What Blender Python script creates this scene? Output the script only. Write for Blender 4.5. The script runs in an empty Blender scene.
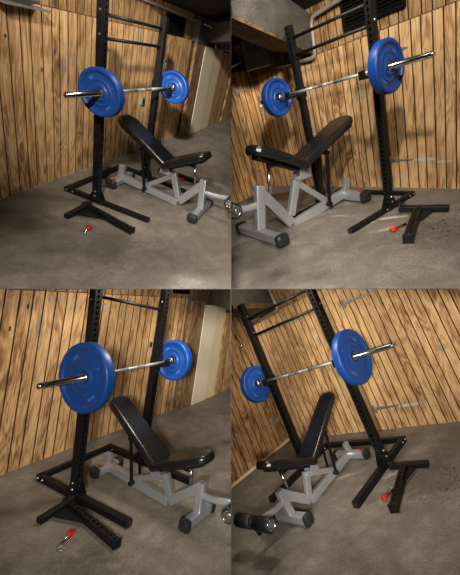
import bpy, bmesh, math, random
from mathutils import Vector, Matrix

# ------------------------------------------------------------------ camera, world, exposure
SC = bpy.context.scene
COL = SC.collection
FPX, PPX, PPY = 345.0, 285.0, 285.0            # shift lens: focal length and axis, in pixels of the 460 x 575 frame
cd = bpy.data.cameras.new('camera')
cd.sensor_fit = 'VERTICAL'; cd.sensor_height = 36.0; cd.sensor_width = 28.8
cd.lens = FPX / 575.0 * 36.0
cd.shift_x = (230.0 - PPX) / 575.0
cd.shift_y = -(287.5 - PPY) / 575.0
cd.clip_start = 0.05; cd.clip_end = 60
cam = bpy.data.objects.new('camera', cd); COL.objects.link(cam)
cam.rotation_euler = (math.pi / 2, 0, 0)
SC.camera = cam
wd = bpy.data.worlds.new('world'); SC.world = wd; wd.use_nodes = True
wd.node_tree.nodes['Background'].inputs[0].default_value = (1.0, 0.86, 0.70, 1)
wd.node_tree.nodes['Background'].inputs[1].default_value = AMB = 0.045
SC.view_settings.view_transform = 'Standard'; SC.view_settings.look = 'None'
SC.view_settings.exposure = 0.0; SC.view_settings.gamma = 1.0; SC.view_settings.use_curve_mapping = False
SC.cycles.use_denoising = True
SC.cycles.max_bounces = 6

# Four bays stand around the camera, one behind each quarter of the frame. Each bay has its own
# room: R, t put room coordinates (x along the timber wall, y towards it, z up) into the world.
ROOMS = {
 'TL': dict(R=[[0.14676, -0.93088, 0.33454], [0.84481, -0.05797, -0.53192], [0.51455, 0.36068, 0.77791]], t=[-2.2008, 4.0293, 0.9681],
  g={'W': 1.155, 'Lr': 0.371, 'Lf': 0.635, 'H': 1.962, 'hu': 1.835, 'hl': 1.652, 'hb': 1.247, 'yb': -0.134, 'xi': 0.182, 'th': 0.088, 'e': 0.445, 'Dw': 0.6, 'RA': 0.204, 'RB': 0.191},
  bench={'xc': 0.691, 'yff': -0.992, 'wf': 0.308, 'wr': 0.232, 'yrf': 0.028, 'ey': -0.712, 'ez': 0.06, 'fy': -0.949, 'fz': 0.444, 'ry': 0.02, 'rz': 0.237, 'ty': -0.589, 'tz': 0.397, 'by': -0.695, 'bz': 0.151, 'hy': -0.509, 'hz': 0.413, 'ky': 0.079, 'kz': 0.776, 'sy': -0.955, 'sz': 0.735, 'ly': -1.346, 'lz': 0.364, 'wl': 0.223, 'py': -0.293, 'pz': 0.062, 's': 1.09, 'yaw': 0.009, 'dy': 0.028},
  arm=[-0.119, -0.059, -0.112, -0.016, -0.04, -0.005], armc=[-0.199, -0.103, 0.0], clip=[-0.241, -0.079, 0.027, 0.11, 0.033, 0.03], clipc=[-0.403, -0.206, 0.0]),
 'TR': dict(R=[[0.6365, 0.73495, -0.23391], [-0.73757, 0.49133, -0.46323], [-0.22552, 0.46737, 0.85481]], t=[0.4353, 4.0234, 0.9375],
  g={'W': 0.914, 'Lr': 0.414, 'Lf': 0.595, 'H': 1.732, 'hu': 1.629, 'hl': 1.492, 'hb': 1.184, 'yb': -0.15, 'xi': 0.16, 'th': 0.083, 'e': 0.332, 'Dw': 0.637, 'RA': 0.176, 'RB': 0.181},
  bench={'xc': 0.168, 'yff': -1.036, 'wf': 0.358, 'wr': 0.278, 'yrf': -0.041, 'ey': -0.709, 'ez': 0.022, 'fy': -0.924, 'fz': 0.435, 'ry': -0.002, 'rz': 0.199, 'ty': -0.564, 'tz': 0.384, 'by': -0.7, 'bz': 0.143, 'hy': -0.497, 'hz': 0.428, 'ky': 0.113, 'kz': 0.708, 'sy': -0.936, 'sz': 0.719, 'ly': -1.285, 'lz': 0.371, 'wl': 0.223, 'py': -0.295, 'pz': 0.049, 's': 1.177, 'wl_rear': .10, 'yaw': -0.106, 'dy': 0.147},
  arm=[-0.112, -0.016, 0.227, 0.036, 0.11, 0.03], armc=[1.427, -0.148, 0.0], clip=[-0.105, 0.023, 0.0, 0.0, 0.0, 0.0], clipc=[1.361, -0.462, 0.0]),
 'BL': dict(R=[[0.38202, -0.91363, 0.13905], [0.92158, 0.38783, 0.01636], [-0.06888, 0.1219, 0.99015]], t=[-1.9496, 3.1993, -1.9775],
  g={'W': 0.803, 'Lr': 0.527, 'Lf': 0.681, 'H': 2.116, 'hu': 2.09, 'hl': 1.826, 'hb': 1.186, 'yb': -0.119, 'xi': 0.123, 'th': 0.089, 'e': 0.36, 'Dw': 0.844, 'RA': 0.303, 'RB': 0.233},
  bench={'xc': 0.409, 'yff': -1.023, 'wf': 0.184, 'wr': 0.155, 'yrf': 0.189, 'ey': -0.69, 'ez': 0.058, 'fy': -1.018, 'fz': 0.352, 'ry': 0.177, 'rz': 0.205, 'ty': -0.596, 'tz': 0.299, 'by': -0.69, 'bz': 0.139, 'hy': -0.516, 'hz': 0.294, 'ky': 0.203, 'kz': 0.777, 'sy': -1.075, 'sz': 0.585, 'ly': -1.447, 'lz': 0.335, 'wl': 0.223, 'py': -0.235, 'pz': 0.07, 's': 1.023, 'yaw': -0.056, 'dy': -0.071},
  arm=[0.008, -0.13, -0.068, -0.235, 0.132, -0.007], armc=[-0.199, -0.103, 0.0], clip=[0.012, -0.211, 0.269, 0.044, 0.016, 0.019], clipc=[-0.403, -0.206, 0.0]),
 'BR': dict(R=[[0.67198, 0.63081, -0.38798], [-0.64622, 0.75535, 0.10885], [0.36172, 0.17757, 0.91522]], t=[0.274, 4.3605, -2.3168],
  g={'W': 1.174, 'Lr': 0.505, 'Lf': 0.662, 'H': 2.244, 'hu': 2.026, 'hl': 1.797, 'hb': 1.195, 'yb': -0.075, 'xi': 0.164, 'th': 0.091, 'e': 0.432, 'Dw': 0.862, 'RA': 0.237, 'RB': 0.285},
  bench={'xc': 0.605, 'yff': -0.967, 'wf': 0.243, 'wr': 0.245, 'yrf': 0.133, 'ey': -0.7, 'ez': 0.05, 'fy': -0.997, 'fz': 0.338, 'ry': 0.11, 'rz': 0.212, 'ty': -0.605, 'tz': 0.313, 'by': -0.689, 'bz': 0.13, 'hy': -0.525, 'hz': 0.306, 'ky': 0.195, 'kz': 0.801, 'sy': -1.10, 'sz': 0.645, 'ly': -1.36, 'lz': 0.28, 'wl': 0.248, 'py': -0.257, 'pz': 0.062, 's': 0.992, 'yaw': -0.036, 'dy': 0.046},
  arm=[0.055, -0.069, 0.052, -0.035, 0.096, 0.003], armc=[1.427, -0.148, 0.0], clip=[0.049, -0.056, 0.0, 0.0, 0.0, -0.0], clipc=[1.361, -0.462, 0.0]),
}

LAMPS = {'TL': ((0.42, -0.66, 2.42), 60, .16), 'TR': ((0.72, -0.70, 2.25), 42, .16), 'BL': ((0.66, -0.44, 2.17), 62, .16), 'BR': ((1.00, -0.69, 2.38), 66, .16)}
SPOTS = (((.12, -1.1, 1.2), (-1.15, 4.2, 2.5), 900, 52), ((.10, -1.1, 1.2), (-1.75, 7.2, 4.0), 2200, 24), ((-.45, -1.1, 1.8), (.75, 3.4, 1.95), 620, 50),
         ((.10, -1.1, .28), (-1.05, 3.8, -.95), 740, 56), ((.08, -1.1, .28), (-1.30, 6.3, -1.0), 1100, 20), ((-.50, -1.1, .12), (.75, 4.0, -.85), 800, 50))
def room_matrix(n):
    a = ROOMS[n]; R = Matrix(a['R']).to_quaternion().to_matrix().to_4x4(); R.translation = Vector(a['t']); return R
for n, (p, w, rad) in LAMPS.items():
    l = bpy.data.lights.new('ceiling_lamp', 'POINT'); l.energy = w; l.color = (1.0, 0.90, 0.76); l.shadow_soft_size = rad
    o = bpy.data.objects.new('ceiling_lamp', l); COL.objects.link(o); o.location = room_matrix(n) @ Vector(p)

for p, q, w, ang in SPOTS:                    # unseen spots behind camera, one per bay; narrow ones added to brighten far panels
    l = bpy.data.lights.new('unseen_spot', 'SPOT'); l.energy = w; l.color = (1.0, 0.92, 0.80); l.shadow_soft_size = .12
    l.spot_size = math.radians(ang); l.spot_blend = .7
    o = bpy.data.objects.new('unseen_spot', l); COL.objects.link(o); o.location = p
    o.rotation_euler = (Vector(q) - Vector(p)).to_track_quat('-Z', 'Y').to_euler()

# ------------------------------------------------------------------ materials
def new_mat(name):
    m = bpy.data.materials.new(name); m.use_nodes = True
    nt = m.node_tree; b = nt.nodes['Principled BSDF']; return m, nt, b
class NT:
    def __init__(s, nt): s.nt = nt
    def n(s, t, **k):
        x = s.nt.nodes.new(t)
        for a, v in k.items(): setattr(x, a, v)
        return x
    def l(s, a, b): s.nt.links.new(a, b)
    def val(s, sock, v):
        if hasattr(v, 'links') or isinstance(v, bpy.types.NodeSocket): s.l(v, sock)
        else: sock.default_value = v
    def math(s, op, a, b=0.0, c=0.0, clamp=False):
        x = s.n('ShaderNodeMath', operation=op); x.use_clamp = clamp
        s.val(x.inputs[0], a); s.val(x.inputs[1], b); s.val(x.inputs[2], c); return x.outputs[0]
    def noise(s, v, scale, detail=3, rough=.5, dist=0.0):
        x = s.n('ShaderNodeTexNoise'); s.l(v, x.inputs['Vector']); x.inputs['Scale'].default_value = scale
        x.inputs['Detail'].default_value = detail; x.inputs['Roughness'].default_value = rough; x.inputs['Distortion'].default_value = dist
        return x.outputs['Fac']
    def mapv(s, v, sc=(1, 1, 1), loc=(0, 0, 0), rot=(0, 0, 0)):
        x = s.n('ShaderNodeMapping'); s.l(v, x.inputs[0]); x.inputs['Scale'].default_value = sc
        x.inputs['Location'].default_value = loc; x.inputs['Rotation'].default_value = rot; return x.outputs[0]
    def ramp(s, f, stops):
        x = s.n('ShaderNodeValToRGB'); s.l(f, x.inputs[0]); e = x.color_ramp.elements
        while len(e) < len(stops): e.new(.5)
        for i, (p, c) in enumerate(stops): e[i].position = p; e[i].color = (*c, 1)
        return x.outputs[0]
    def mix(s, f, a, b, mode='MIX'):
        x = s.n('ShaderNodeMix', data_type='RGBA', blend_type=mode)
        s.val(x.inputs['Factor'], f)
        for sock, v in ((x.inputs[6], a), (x.inputs[7], b)):
            if isinstance(v, bpy.types.NodeSocket): s.l(v, sock)
            else: sock.default_value = (*v, 1)
        return x.outputs[2]
    def coord(s): return s.n('ShaderNodeTexCoord').outputs['Object']
    def xyz(s, v):
        x = s.n('ShaderNodeSeparateXYZ'); s.l(v, x.inputs[0]); return x.outputs
    def bump(s, h, strength, dist=.01):
        x = s.n('ShaderNodeBump'); s.l(h, x.inputs['Height']); x.inputs['Strength'].default_value = strength; x.inputs['Distance'].default_value = dist
        return x.outputs[0]
    def spot(s, v, x0, y0, rx, ry, ang=0, edge=.5, wob=None):      # soft-edged ellipse mask in the xy plane of v
        m = s.mapv(v, loc=(-x0, -y0, 0)); m = s.mapv(m, rot=(0, 0, -ang)); m = s.mapv(m, sc=(1 / rx, 1 / ry, 0))
        x = s.n('ShaderNodeVectorMath', operation='LENGTH'); s.l(m, x.inputs[0]); d = x.outputs['Value']
        if wob is not None: d = s.math('ADD', d, wob)
        return s.math('DIVIDE', s.math('SUBTRACT', 1.0, d), edge, clamp=True)

def simple(name, col, rough=.5, metal=0.0, noise=0.0, nscale=40, bump=0.0, spec=.5, coat=0.0):
    m, nt, b = new_mat(name); t = NT(nt)
    b.inputs['Base Color'].default_value = (*col, 1); b.inputs['Roughness'].default_value = rough
    b.inputs['Metallic'].default_value = metal; b.inputs['Specular IOR Level'].default_value = spec
    b.inputs['Coat Weight'].default_value = coat; b.inputs['Coat Roughness'].default_value = .2
    v = t.coord(); f = t.noise(v, nscale, 4, .6)
    if noise:
        c = t.mix(f, tuple(x * (1 - noise) for x in col), tuple(min(1, x * (1 + noise)) for x in col)); t.l(c, b.inputs['Base Color'])
    t.l(t.math('ADD', t.math('MULTIPLY', t.math('SUBTRACT', f, .5), .25), rough), b.inputs['Roughness'])
    if bump: t.l(t.bump(f, bump, .004), b.inputs['Normal'])
    return m

def wood(name, seed, pale=(.64, .41, .200), mid=(.47, .265, .115), dark=(.21, .10, .040), spots=(), pitch=.12):
    """rotary-cut plywood: tall cathedral figure, blotches, knots; object x across, z up"""
    m, nt, b = new_mat(name); t = NT(nt); v = t.coord(); X = t.xyz(v)
    big = t.noise(t.mapv(v, (3.4, 1, .55), (seed, 0, 3)), 1.0, 3, .55, .5)
    rings = t.math('SINE', t.math('MULTIPLY', big, 110.0))
    fine = t.noise(t.mapv(v, (70, 5, 3.2), (seed, 0, 0)), 1.0, 4, .6)
    blot = t.noise(t.mapv(v, (6.5, 1, 2.4), (0, seed, 7)), 1.0, 4, .62, 1.3)
    board = t.n('ShaderNodeTexWhiteNoise', noise_dimensions='1D')
    t.l(t.math('FLOOR', t.math('DIVIDE', X[0], pitch)), board.inputs['W'])
    f = t.math('ADD', t.math('MULTIPLY', rings, .075), t.math('MULTIPLY', fine, .42))
    f = t.math('ADD', f, t.math('MULTIPLY', blot, .62))
    f = t.math('ADD', f, t.math('MULTIPLY', t.math('SUBTRACT', board.outputs['Value'], .5), .12))
    c = t.ramp(f, [(.31, dark), (.45, mid), (.55, pale), (.68, tuple(min(1, x * 1.22) for x in pale))])
    vo = t.n('ShaderNodeTexVoronoi'); t.l(t.mapv(v, (3.1, 1, 1.5), (seed * 1.7, 0, 1)), vo.inputs['Vector']); vo.inputs['Scale'].default_value = 1.0
    knot = t.math('DIVIDE', t.math('SUBTRACT', .075, vo.outputs['Distance']), .04, clamp=True)
    c = t.mix(t.math('MULTIPLY', knot, .85), c, (.045, .02, .01))
    v2 = t.n('ShaderNodeCombineXYZ'); t.l(X[0], v2.inputs[0]); t.l(X[2], v2.inputs[1]); v2 = v2.outputs[0]
    wob = t.math('MULTIPLY', t.math('SUBTRACT', t.noise(v, 22, 3), .5), 1.0)
    for (x0, z0, rx, rz, col, k) in spots:
        c = t.mix(t.math('MULTIPLY', t.spot(v2, x0, z0, rx, rz, 0, .35, wob), k), c, col)
    t.l(c, b.inputs['Base Color']); b.inputs['Roughness'].default_value = .62; b.inputs['Specular IOR Level'].default_value = .3
    t.l(t.bump(t.math('ADD', fine, t.math('MULTIPLY', rings, .2)), .35, .004), b.inputs['Normal'])
    return m

def concrete(name, seed, marks=(), base=(.235, .208, .180), tone=1.0):
    m, nt, b = new_mat(name); t = NT(nt); v = t.mapv(t.coord(), loc=(seed, seed * .37, 0)); o = t.coord()
    big = t.noise(v, 1.3, 4, .6, .6); midn = t.noise(v, 6, 5, .65, .3); fine = t.noise(v, 60, 4, .7); gr = t.noise(v, 190, 2, .6)
    f = t.math('ADD', t.math('ADD', t.math('MULTIPLY', big, .50), t.math('MULTIPLY', midn, .45)), t.math('MULTIPLY', fine, .42))
    a = tuple(x * tone for x in base)
    c = t.ramp(f, [(.50, tuple(x * .45 for x in a)), (.62, tuple(x * .85 for x in a)), (.72, tuple(x * 1.12 for x in a)), (.84, tuple(x * 1.7 for x in a))])
    c = t.mix(t.math('MULTIPLY', t.math('DIVIDE', t.math('SUBTRACT', .36, gr), .06, clamp=True), .6), c, tuple(x * .3 for x in a))
    c = t.mix(t.math('MULTIPLY', t.math('DIVIDE', t.math('SUBTRACT', gr, .66), .06, clamp=True), .5), c, tuple(min(1, x * 2.0) for x in a))
    vo = t.n('ShaderNodeTexVoronoi', feature='DISTANCE_TO_EDGE'); wv = t.n('ShaderNodeVectorMath', operation='ADD')
    t.l(v, wv.inputs[0]); nv = t.n('ShaderNodeTexNoise'); t.l(v, nv.inputs['Vector']); nv.inputs['Scale'].default_value = 3.0
    t.l(nv.outputs['Color'], wv.inputs[1]); t.l(wv.outputs[0], vo.inputs['Vector']); vo.inputs['Scale'].default_value = .55
    crack = t.math('DIVIDE', t.math('SUBTRACT', .007, vo.outputs['Distance']), .006, clamp=True)
    c = t.mix(t.math('MULTIPLY', crack, .22), c, tuple(x * .35 for x in a))
    wob = t.math('MULTIPLY', t.math('SUBTRACT', t.noise(o, 16, 5, .7), .5), 2.4)
    for (x0, y0, rx, ry, ang, col, k) in marks:
        c = t.mix(t.math('MULTIPLY', t.spot(o, x0, y0, rx, ry, ang, .6, wob), k), c, col)
    t.l(c, b.inputs['Base Color'])
    t.l(t.math('ADD', t.math('MULTIPLY', midn, .35), .42), b.inputs['Roughness']); b.inputs['Specular IOR Level'].default_value = .35
    t.l(t.bump(t.math('ADD', t.math('ADD', fine, t.math('MULTIPLY', gr, .6)), t.math('MULTIPLY', midn, 1.5)), .9, .012), b.inputs['Normal'])
    return m

BLACK = simple('black_powder_coat', (.0055, .0055, .006), .46, 0, .2, 120, .15, .3)
BLACK2 = simple('black_plastic', (.016, .016, .017), .45, 0, .2, 60, .1)
VINYL = simple('black_vinyl', (.010, .010, .011), .27, 0, .15, 160, .12, .6)
SILVER = simple('silver_frame_paint', (.46, .475, .51), .32, .55, .08, 70, .05)
CHROME = simple('chrome', (.72, .72, .73), .18, 1.0, .06, 90)
DKSTEEL = simple('dark_steel', (.16, .16, .165), .35, .6)
KNURL = simple('knurled_steel', (.36, .355, .34), .5, .5, .2, 300, .3)
SATIN = simple('satin_bar_steel', (.50, .49, .47), .42, .55, .12, 120, .1)
STEEL = simple('brushed_steel', (.55, .55, .56), .32, 1.0, .12, 200, .1)
ZINC = simple('zinc_bolt', (.62, .60, .56), .3, .9)
BLUE = simple('blue_rubber', (.006, .056, .27), .42, 0, .14, 30, .1, .5)
BLUE2 = simple('blue_rubber_mark', (.06, .17, .48), .5, 0, .3, 80)
FOAM = simple('black_foam_roller', (.014, .014, .015), .5, 0, .3, 90, .3)
RED = simple('red_plastic', (.55, .016, .012), .35, 0, .1, 50)
PIPE = simple('painted_conduit', (.34, .31, .26), .45, .35, .35, 14, .2)
GALV = simple('galvanised_metal', (.42, .42, .42), .4, .7, .35, 25, .2)
GRILLE = simple('dark_grille', (.004, .0035, .003), .8, 0, .3, 60, 0, .1)
DUCT = simple('duct_sheet', (.20, .21, .225), .5, .4, .3, 20, .2)
CREAM = simple('cream_board', (.74, .60, .38), .6, 0, .08, 6, .1)
WHITEB = simple('off_white_board', (.78, .68, .50), .6, 0, .10, 5, .1)
BEAMM = concrete('beam_concrete', 4.0, (), (.15, .137, .118), .55)
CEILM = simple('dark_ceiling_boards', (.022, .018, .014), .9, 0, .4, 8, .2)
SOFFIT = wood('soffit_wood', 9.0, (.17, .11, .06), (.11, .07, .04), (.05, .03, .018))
DIRT = simple('groove_dirt', (.060, .030, .013), .9, 0, .4, 30)
CRUMB = simple('rust_crumb', (.035, .022, .014), .9)
DIVM = simple('divider_sheet', (.008, .008, .008), .9)

# ------------------------------------------------------------------ mesh helpers
class MB:
    def __init__(s): s.b = bmesh.new(); s.mats = []; s.mi = 0
    def _tag(s, faces, smooth):
        for f in faces: f.smooth = smooth; f.material_index = s.mi
    def box(s, c, d, rot=None, bev=0.0, taper=None):
        vs = []
        for x in (-.5, .5):
            for y in (-.5, .5):
                for z in (-.5, .5):
                    k = 1.0 if not taper or z < 0 else taper
                    vs.append(Vector((x * d[0] * k, y * d[1] * k, z * d[2])))
        M = (rot.to_4x4() if rot else Matrix()); M.translation = Vector(c)
        v = [s.b.verts.new(M @ p) for p in vs]
        fs = [s.b.faces.new([v[i] for i in q]) for q in ((0, 1, 3, 2), (4, 6, 7, 5), (0, 4, 5, 1), (2, 3, 7, 6), (0, 2, 6, 4), (1, 5, 7, 3))]
        s._tag(fs, False)
        if bev:
            es = list({e for f in fs for e in f.edges})
            r = bmesh.ops.bevel(s.b, geom=es, offset=bev, segments=2, profile=.5, affect='EDGES'); s._tag(r['faces'], False)
        return s
    def frame(s, a, b, up=Vector((0, 0, 1))):
        a, b = Vector(a), Vector(b); z = (b - a).normalized()
        up = Vector(up)
        if abs(z.dot(up)) > .97: up = Vector((1, 0, 0))
        x = up.cross(z).normalized(); y = z.cross(x)          # x sideways, y 'up'
        return a, b, x, y, z
    def beam(s, a, b, w, h, bev=.006, up=(0, 0, 1)):          # rectangular tube from a to b: w sideways, h along up
        a, b, x, y, z = s.frame(a, b, up); L = (b - a).length
        R = Matrix((x, y, z)).transposed(); return s.box((a + b) / 2, (w, h, L), R, bev)
    def tube(s, pts, r, n=16, cap=True, smooth=True):
        pts = [Vector(p) for p in pts]; rr = r if isinstance(r, (list, tuple)) else [r] * len(pts)
        rings = []; pz = None
        for i, p in enumerate(pts):
            d = (pts[min(i + 1, len(pts) - 1)] - pts[max(i - 1, 0)]).normalized()
            if pz is None:
                u = Vector((0, 0, 1)) if abs(d.z) < .9 else Vector((1, 0, 0)); x = u.cross(d).normalized()
            else: x = (px - d * px.dot(d)).normalized()
            y = d.cross(x); px = x; pz = d
            rings.append([s.b.verts.new(p + (x * math.cos(2 * math.pi * k / n) + y * math.sin(2 * math.pi * k / n)) * rr[i]) for k in range(n)])
        fs = []
        for i in range(len(rings) - 1):
            for k in range(n): fs.append(s.b.faces.new((rings[i][k], rings[i][(k + 1) % n], rings[i + 1][(k + 1) % n], rings[i + 1][k])))
        s._tag(fs, smooth)
        if cap: s._tag([s.b.faces.new(rings[0][::-1]), s.b.faces.new(rings[-1])], False)
        return s
    def lathe(s, prof, axis='x', c=(0, 0, 0), n=64, closed=False):     # prof: (distance along axis, radius)
        c = Vector(c); rings = []
        for a, r in prof:
            ring = []
            for k in range(n):
                t = 2 * math.pi * k / n; u, w = r * math.cos(t), r * math.sin(t)
                p = {'x': Vector((a, u, w)), 'y': Vector((w, a, u)), 'z': Vector((u, w, a))}[axis]; ring.append(s.b.verts.new(c + p))
            rings.append(ring)
        fs = []; m = len(rings)
        for i in range(m if closed else m - 1):
            A, B = rings[i], rings[(i + 1) % m]
            for k in range(n): fs.append(s.b.faces.new((A[k], A[(k + 1) % n], B[(k + 1) % n], B[k])))
        s._tag(fs, True)
        if not closed: s._tag([s.b.faces.new(rings[0]), s.b.faces.new(rings[-1][::-1])], False)
        return s
    def prism(s, poly, depth, M=Matrix(), bev=0.0):                 # polygon in xy, extruded along z by depth (centred)
        lo = [s.b.verts.new(M @ Vector((x, y, -depth / 2))) for x, y in poly]; hi = [s.b.verts.new(M @ Vector((x, y, depth / 2))) for x, y in poly]
        n = len(poly); fs = [s.b.faces.new(lo[::-1]), s.b.faces.new(hi)] + [s.b.faces.new((lo[i], lo[(i + 1) % n], hi[(i + 1) % n], hi[i])) for i in range(n)]
        s._tag(fs, False)
        if bev:
            es = list({e for f in fs[:2] for e in f.edges}); r = bmesh.ops.bevel(s.b, geom=es, offset=bev, segments=3, profile=.5, affect='EDGES'); s._tag(r['faces'], True)
        return s
    def quad(s, pts):
        s._tag([s.b.faces.new([s.b.verts.new(Vector(p)) for p in pts])], False); return s
    def mat(s, i): s.mi = i; return s
    def holed(s, w, d, z0, z1, pitch, hr, faces=('y',)):            # square tube along z with real round holes through the y faces
        nz = max(1, int((z1 - z0) / pitch)); p = (z1 - z0) / nz; fs = []
        for sy in (-1, 1):
            for i in range(nz):
                a = z0 + i * p; c = a + p / 2
                outer = [(-w/2, a), (0, a), (w/2, a), (w/2, c), (w/2, a + p), (0, a + p), (-w/2, a + p), (-w/2, c)]
                inner = [(hr * math.cos(t), c + hr * math.sin(t)) for t in [math.radians(q) for q in (225, 270, 315, 0, 45, 90, 135, 180)]]
                vo = [s.b.verts.new((x, sy * d / 2, z)) for x, z in outer]; vi = [s.b.verts.new((x, sy * d / 2, z)) for x, z in inner]
                vj = [s.b.verts.new((x, sy * (d / 2 - .004), z)) for x, z in inner]
                for k in range(8):
                    fs.append(s.b.faces.new((vo[k], vo[(k + 1) % 8], vi[(k + 1) % 8], vi[k])))
                    fs.append(s.b.faces.new((vi[k], vi[(k + 1) % 8], vj[(k + 1) % 8], vj[k])))
        for sx in (-1, 1):
            fs.append(s.b.faces.new([s.b.verts.new(q) for q in ((sx*w/2, -d/2, z0), (sx*w/2, d/2, z0), (sx*w/2, d/2, z1), (sx*w/2, -d/2, z1))]))
        fs.append(s.b.faces.new([s.b.verts.new(q) for q in ((-w/2, -d/2, z1), (w/2, -d/2, z1), (w/2, d/2, z1), (-w/2, d/2, z1))]))
        s._tag(fs, False); bmesh.ops.remove_doubles(s.b, verts=s.b.verts[:], dist=1e-5); return s
    def xform(s, M):
        bmesh.ops.transform(s.b, matrix=M, verts=s.b.verts[:]); return s
    def build(s, name, mats, parent=None, normals=True):
        if normals: bmesh.ops.recalc_face_normals(s.b, faces=s.b.faces[:])
        me = bpy.data.meshes.new(name); s.b.to_mesh(me); s.b.free()
        for m in (mats if isinstance(mats, (list, tuple)) else [mats]): me.materials.append(m)
        o = bpy.data.objects.new(name, me); COL.objects.link(o)
        if parent is not None: o.parent = parent
        return o

CUR = {'n': 'TL', 'M': Matrix()}
def enter(n): CUR['n'] = n; CUR['M'] = room_matrix(n)
def put(o, local=Matrix()): o.matrix_world = CUR['M'] @ local; return o
def tag(o, label, cat, group=None):
    o['label'] = label; o['category'] = cat
    if group: o['group'] = group
    return o
def thing(name, label, cat, local=Matrix(), group=None):
    o = bpy.data.objects.new(name, None); o.empty_display_size = .1; COL.objects.link(o); put(o, local); return tag(o, label, cat, group)
def struct(o, local=Matrix()): put(o, local); o['kind'] = 'structure'; return o
def T(x=0, y=0, z=0, yaw=0, s=(1, 1, 1)):
    return Matrix.Translation((x, y, z)) @ Matrix.Rotation(yaw, 4, 'Z') @ Matrix.Diagonal((*s, 1))
VIEW = {'TL': 'upper left', 'TR': 'upper right', 'BL': 'lower left', 'BR': 'lower right'}

# ------------------------------------------------------------------ room shell
def grooved_wall(x0, x1, z0, z1, pitch, mat, off=0.0, seed=1, depth=.014, gw=.0135):
    """timber sheet with real vertical grooves; local x along, front faces -y, thickness .03 behind"""
    rnd = random.Random(seed); xs = []; x = math.ceil((x0) / pitch) * pitch
    while x < x1 - .02: xs.append(x + rnd.uniform(-.012, .012)); x += pitch
    prof = [(x0, 0)]
    for g in xs:
        if g - gw > x0 + .01: prof += [(g - gw / 2, 0), (g - gw / 2 + .002, depth), (g + gw / 2 - .002, depth), (g + gw / 2, 0)]
    prof += [(x1, 0)]
    m = MB(); n = len(prof)
    lo = [m.b.verts.new((a, off + d, z0)) for a, d in prof]; hi = [m.b.verts.new((a, off + d, z1)) for a, d in prof]
    for i in range(n - 1):
        f = m.b.faces.new((lo[i], lo[i + 1], hi[i + 1], hi[i])); f.material_index = 1 if (prof[i][1] > 0 or prof[i + 1][1] > 0) else 0
    bl = [m.b.verts.new((x, off + .035, z)) for x, z in ((x0, z0), (x1, z0), (x1, z1), (x0, z1))]
    m._tagd = None
    for q in ((bl[0], bl[3], bl[2], bl[1]),): m.b.faces.new(q).material_index = 0
    m.b.faces.new((hi[0], *hi[1:], bl[2], bl[3])).material_index = 0
    m.b.faces.new((lo[0], bl[0], bl[3], hi[0])).material_index = 0
    m.b.faces.new((lo[-1], hi[-1], bl[2], bl[1])).material_index = 0
    return m, [mat, DIRT]

def hexa(name, a, b, mat):      # solid between two four-cornered ends
    m = MB(); va = [m.b.verts.new(p) for p in a]; vb = [m.b.verts.new(p) for p in b]
    m.b.faces.new(va); m.b.faces.new(vb[::-1])
    for i in range(4): m.b.faces.new((va[i], vb[i], vb[(i+1) % 4], va[(i+1) % 4]))
    return struct(m.build(name, mat))
def flat(name, pts, mat, th=.0):
    m = MB(); m.quad(pts); return m.build(name, mat, normals=False)

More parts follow.
